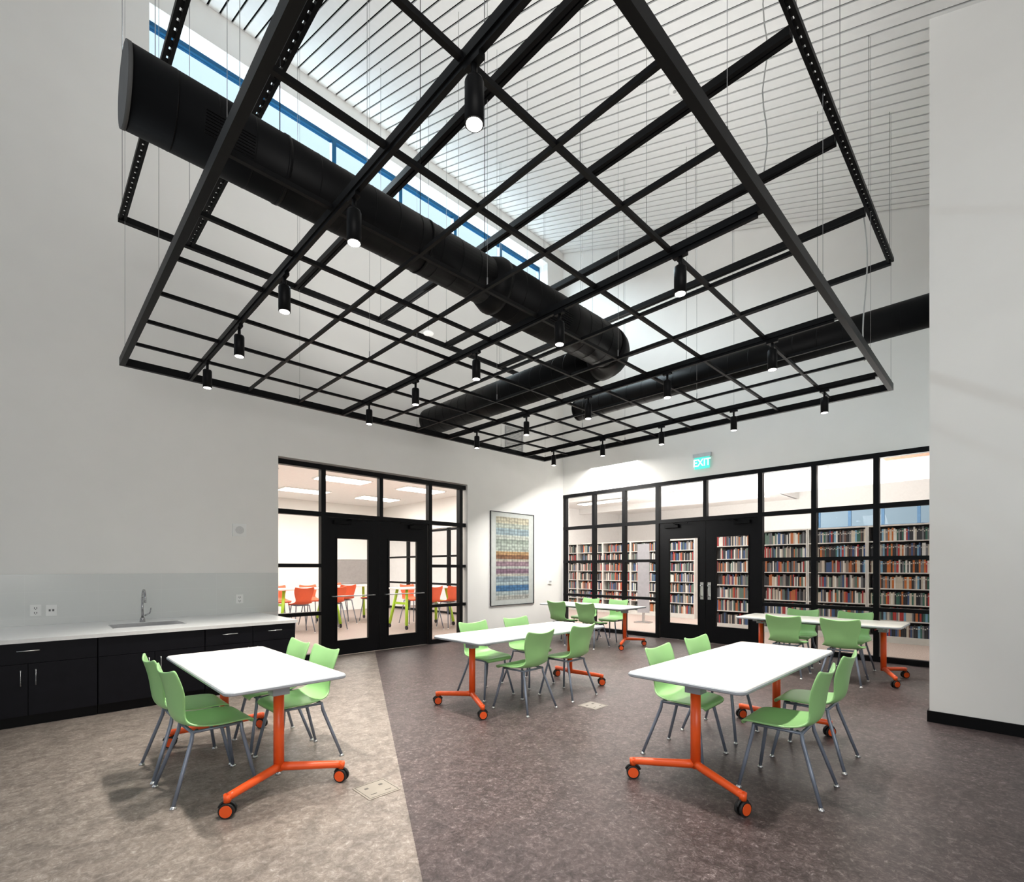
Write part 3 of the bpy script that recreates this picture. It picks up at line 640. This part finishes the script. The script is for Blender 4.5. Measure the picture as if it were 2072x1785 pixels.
hightable(6.05,12.3,'high table with lime green legs seen through the left door pane',[(-.38,-.6,PI/2,'orange tall chair in the left door pane, nearer left one'),(.35,-.6,PI/2,'orange tall chair in the left door pane, nearer right one'),(0,.6,-PI/2,'orange tall chair in the left door pane, on the far side of its table')])
hightable(6.75,9.9,'high table with lime green legs seen through the right door pane',[(-.22,-.62,PI/2,'orange tall chair before the high table seen in the right door pane'),(.34,-.62,PI/2,'orange tall chair at the high table near the right side pane'),(.1,.6,-PI/2,'orange tall chair behind the high table seen in the right door pane')])
# ================= LIGHT =================
wd=bpy.data.worlds.new('World'); S.world=wd; wd.use_nodes=True; nt=wd.node_tree; bg=nt.nodes['Background']
tc=nt.nodes.new('ShaderNodeTexCoord'); sx=nt.nodes.new('ShaderNodeSeparateXYZ'); nt.links.new(tc.outputs['Generated'],sx.inputs[0])
mr=nt.nodes.new('ShaderNodeMapRange'); mr.inputs['From Min'].default_value=0; mr.inputs['From Max'].default_value=.5; mr.inputs['To Min'].default_value=.34; mr.inputs['To Max'].default_value=1.2
nt.links.new(sx.outputs['Y'],mr.inputs['Value']); nt.links.new(mr.outputs[0],bg.inputs[1]); bg.inputs[0].default_value=(.84,.93,1,1)
def area(name,loc,dirv,sx,sy,e,col=(1,1,1)):
    l=bpy.data.lights.new(name,'AREA'); l.shape='RECTANGLE'; l.size=sx; l.size_y=sy; l.energy=e; l.color=col
    o=bpy.data.objects.new(name,l); C.objects.link(o); o.location=loc; o.rotation_euler=Vector(dirv).to_track_quat('-Z','Y').to_euler(); return o
area('daylight',((XC0+XC1)/2,8.9,9.6),(0,-1,-.6),9,1.8,3000,(.98,.99,1))
area('rear_fill_light',(-1.2,-3.2,2.6),(.60,.60,.42),4,3,190,(1,.97,.93))  # added fill light behind the camera, not a seen window
area('ceiling_fill',(4.2,4.0,4.95),(.2,.3,1),5,3.8,75,(1,.985,.96))  # added upward fill to whiten the slatted ceiling, not a fixture
area('side_room_light',(5.2,11.3,3.4),(0,0,-1),5,5,210,(1,.95,.88))
area('library_fill',(11.55,3,2.3),(0,0,1),.2,4,250,(1,.98,.94))  # added unseen fill above the near bookcases, brightens the library ceiling
area('library_fill',(13.15,8.6,2.3),(0,0,1),.2,5,280,(1,.98,.94))  # the same added fill above the far bookcases
area('library_fill',(18,6,2.0),(0,0,1),4,8,600,(1,.98,.94))  # wider added fill deeper in the library, no fixture there
area('library_light',(10.3,6,4.2),(.45,0,-1),1.2,9,360,(1,.98,.94))
# ================= CAMERA =================
cd=bpy.data.cameras.new('Camera'); co=bpy.data.objects.new('Camera',cd); C.objects.link(co); S.camera=co
cd.sensor_fit='HORIZONTAL'; cd.sensor_width=36; cd.lens=F/2072*36; cd.shift_y=(Y0-892.5)/2072; cd.clip_start=.02; cd.clip_end=200
co.location=(0,0,H); co.rotation_euler=(PI/2,0,-math.atan2(B,A))
print('books',nb)
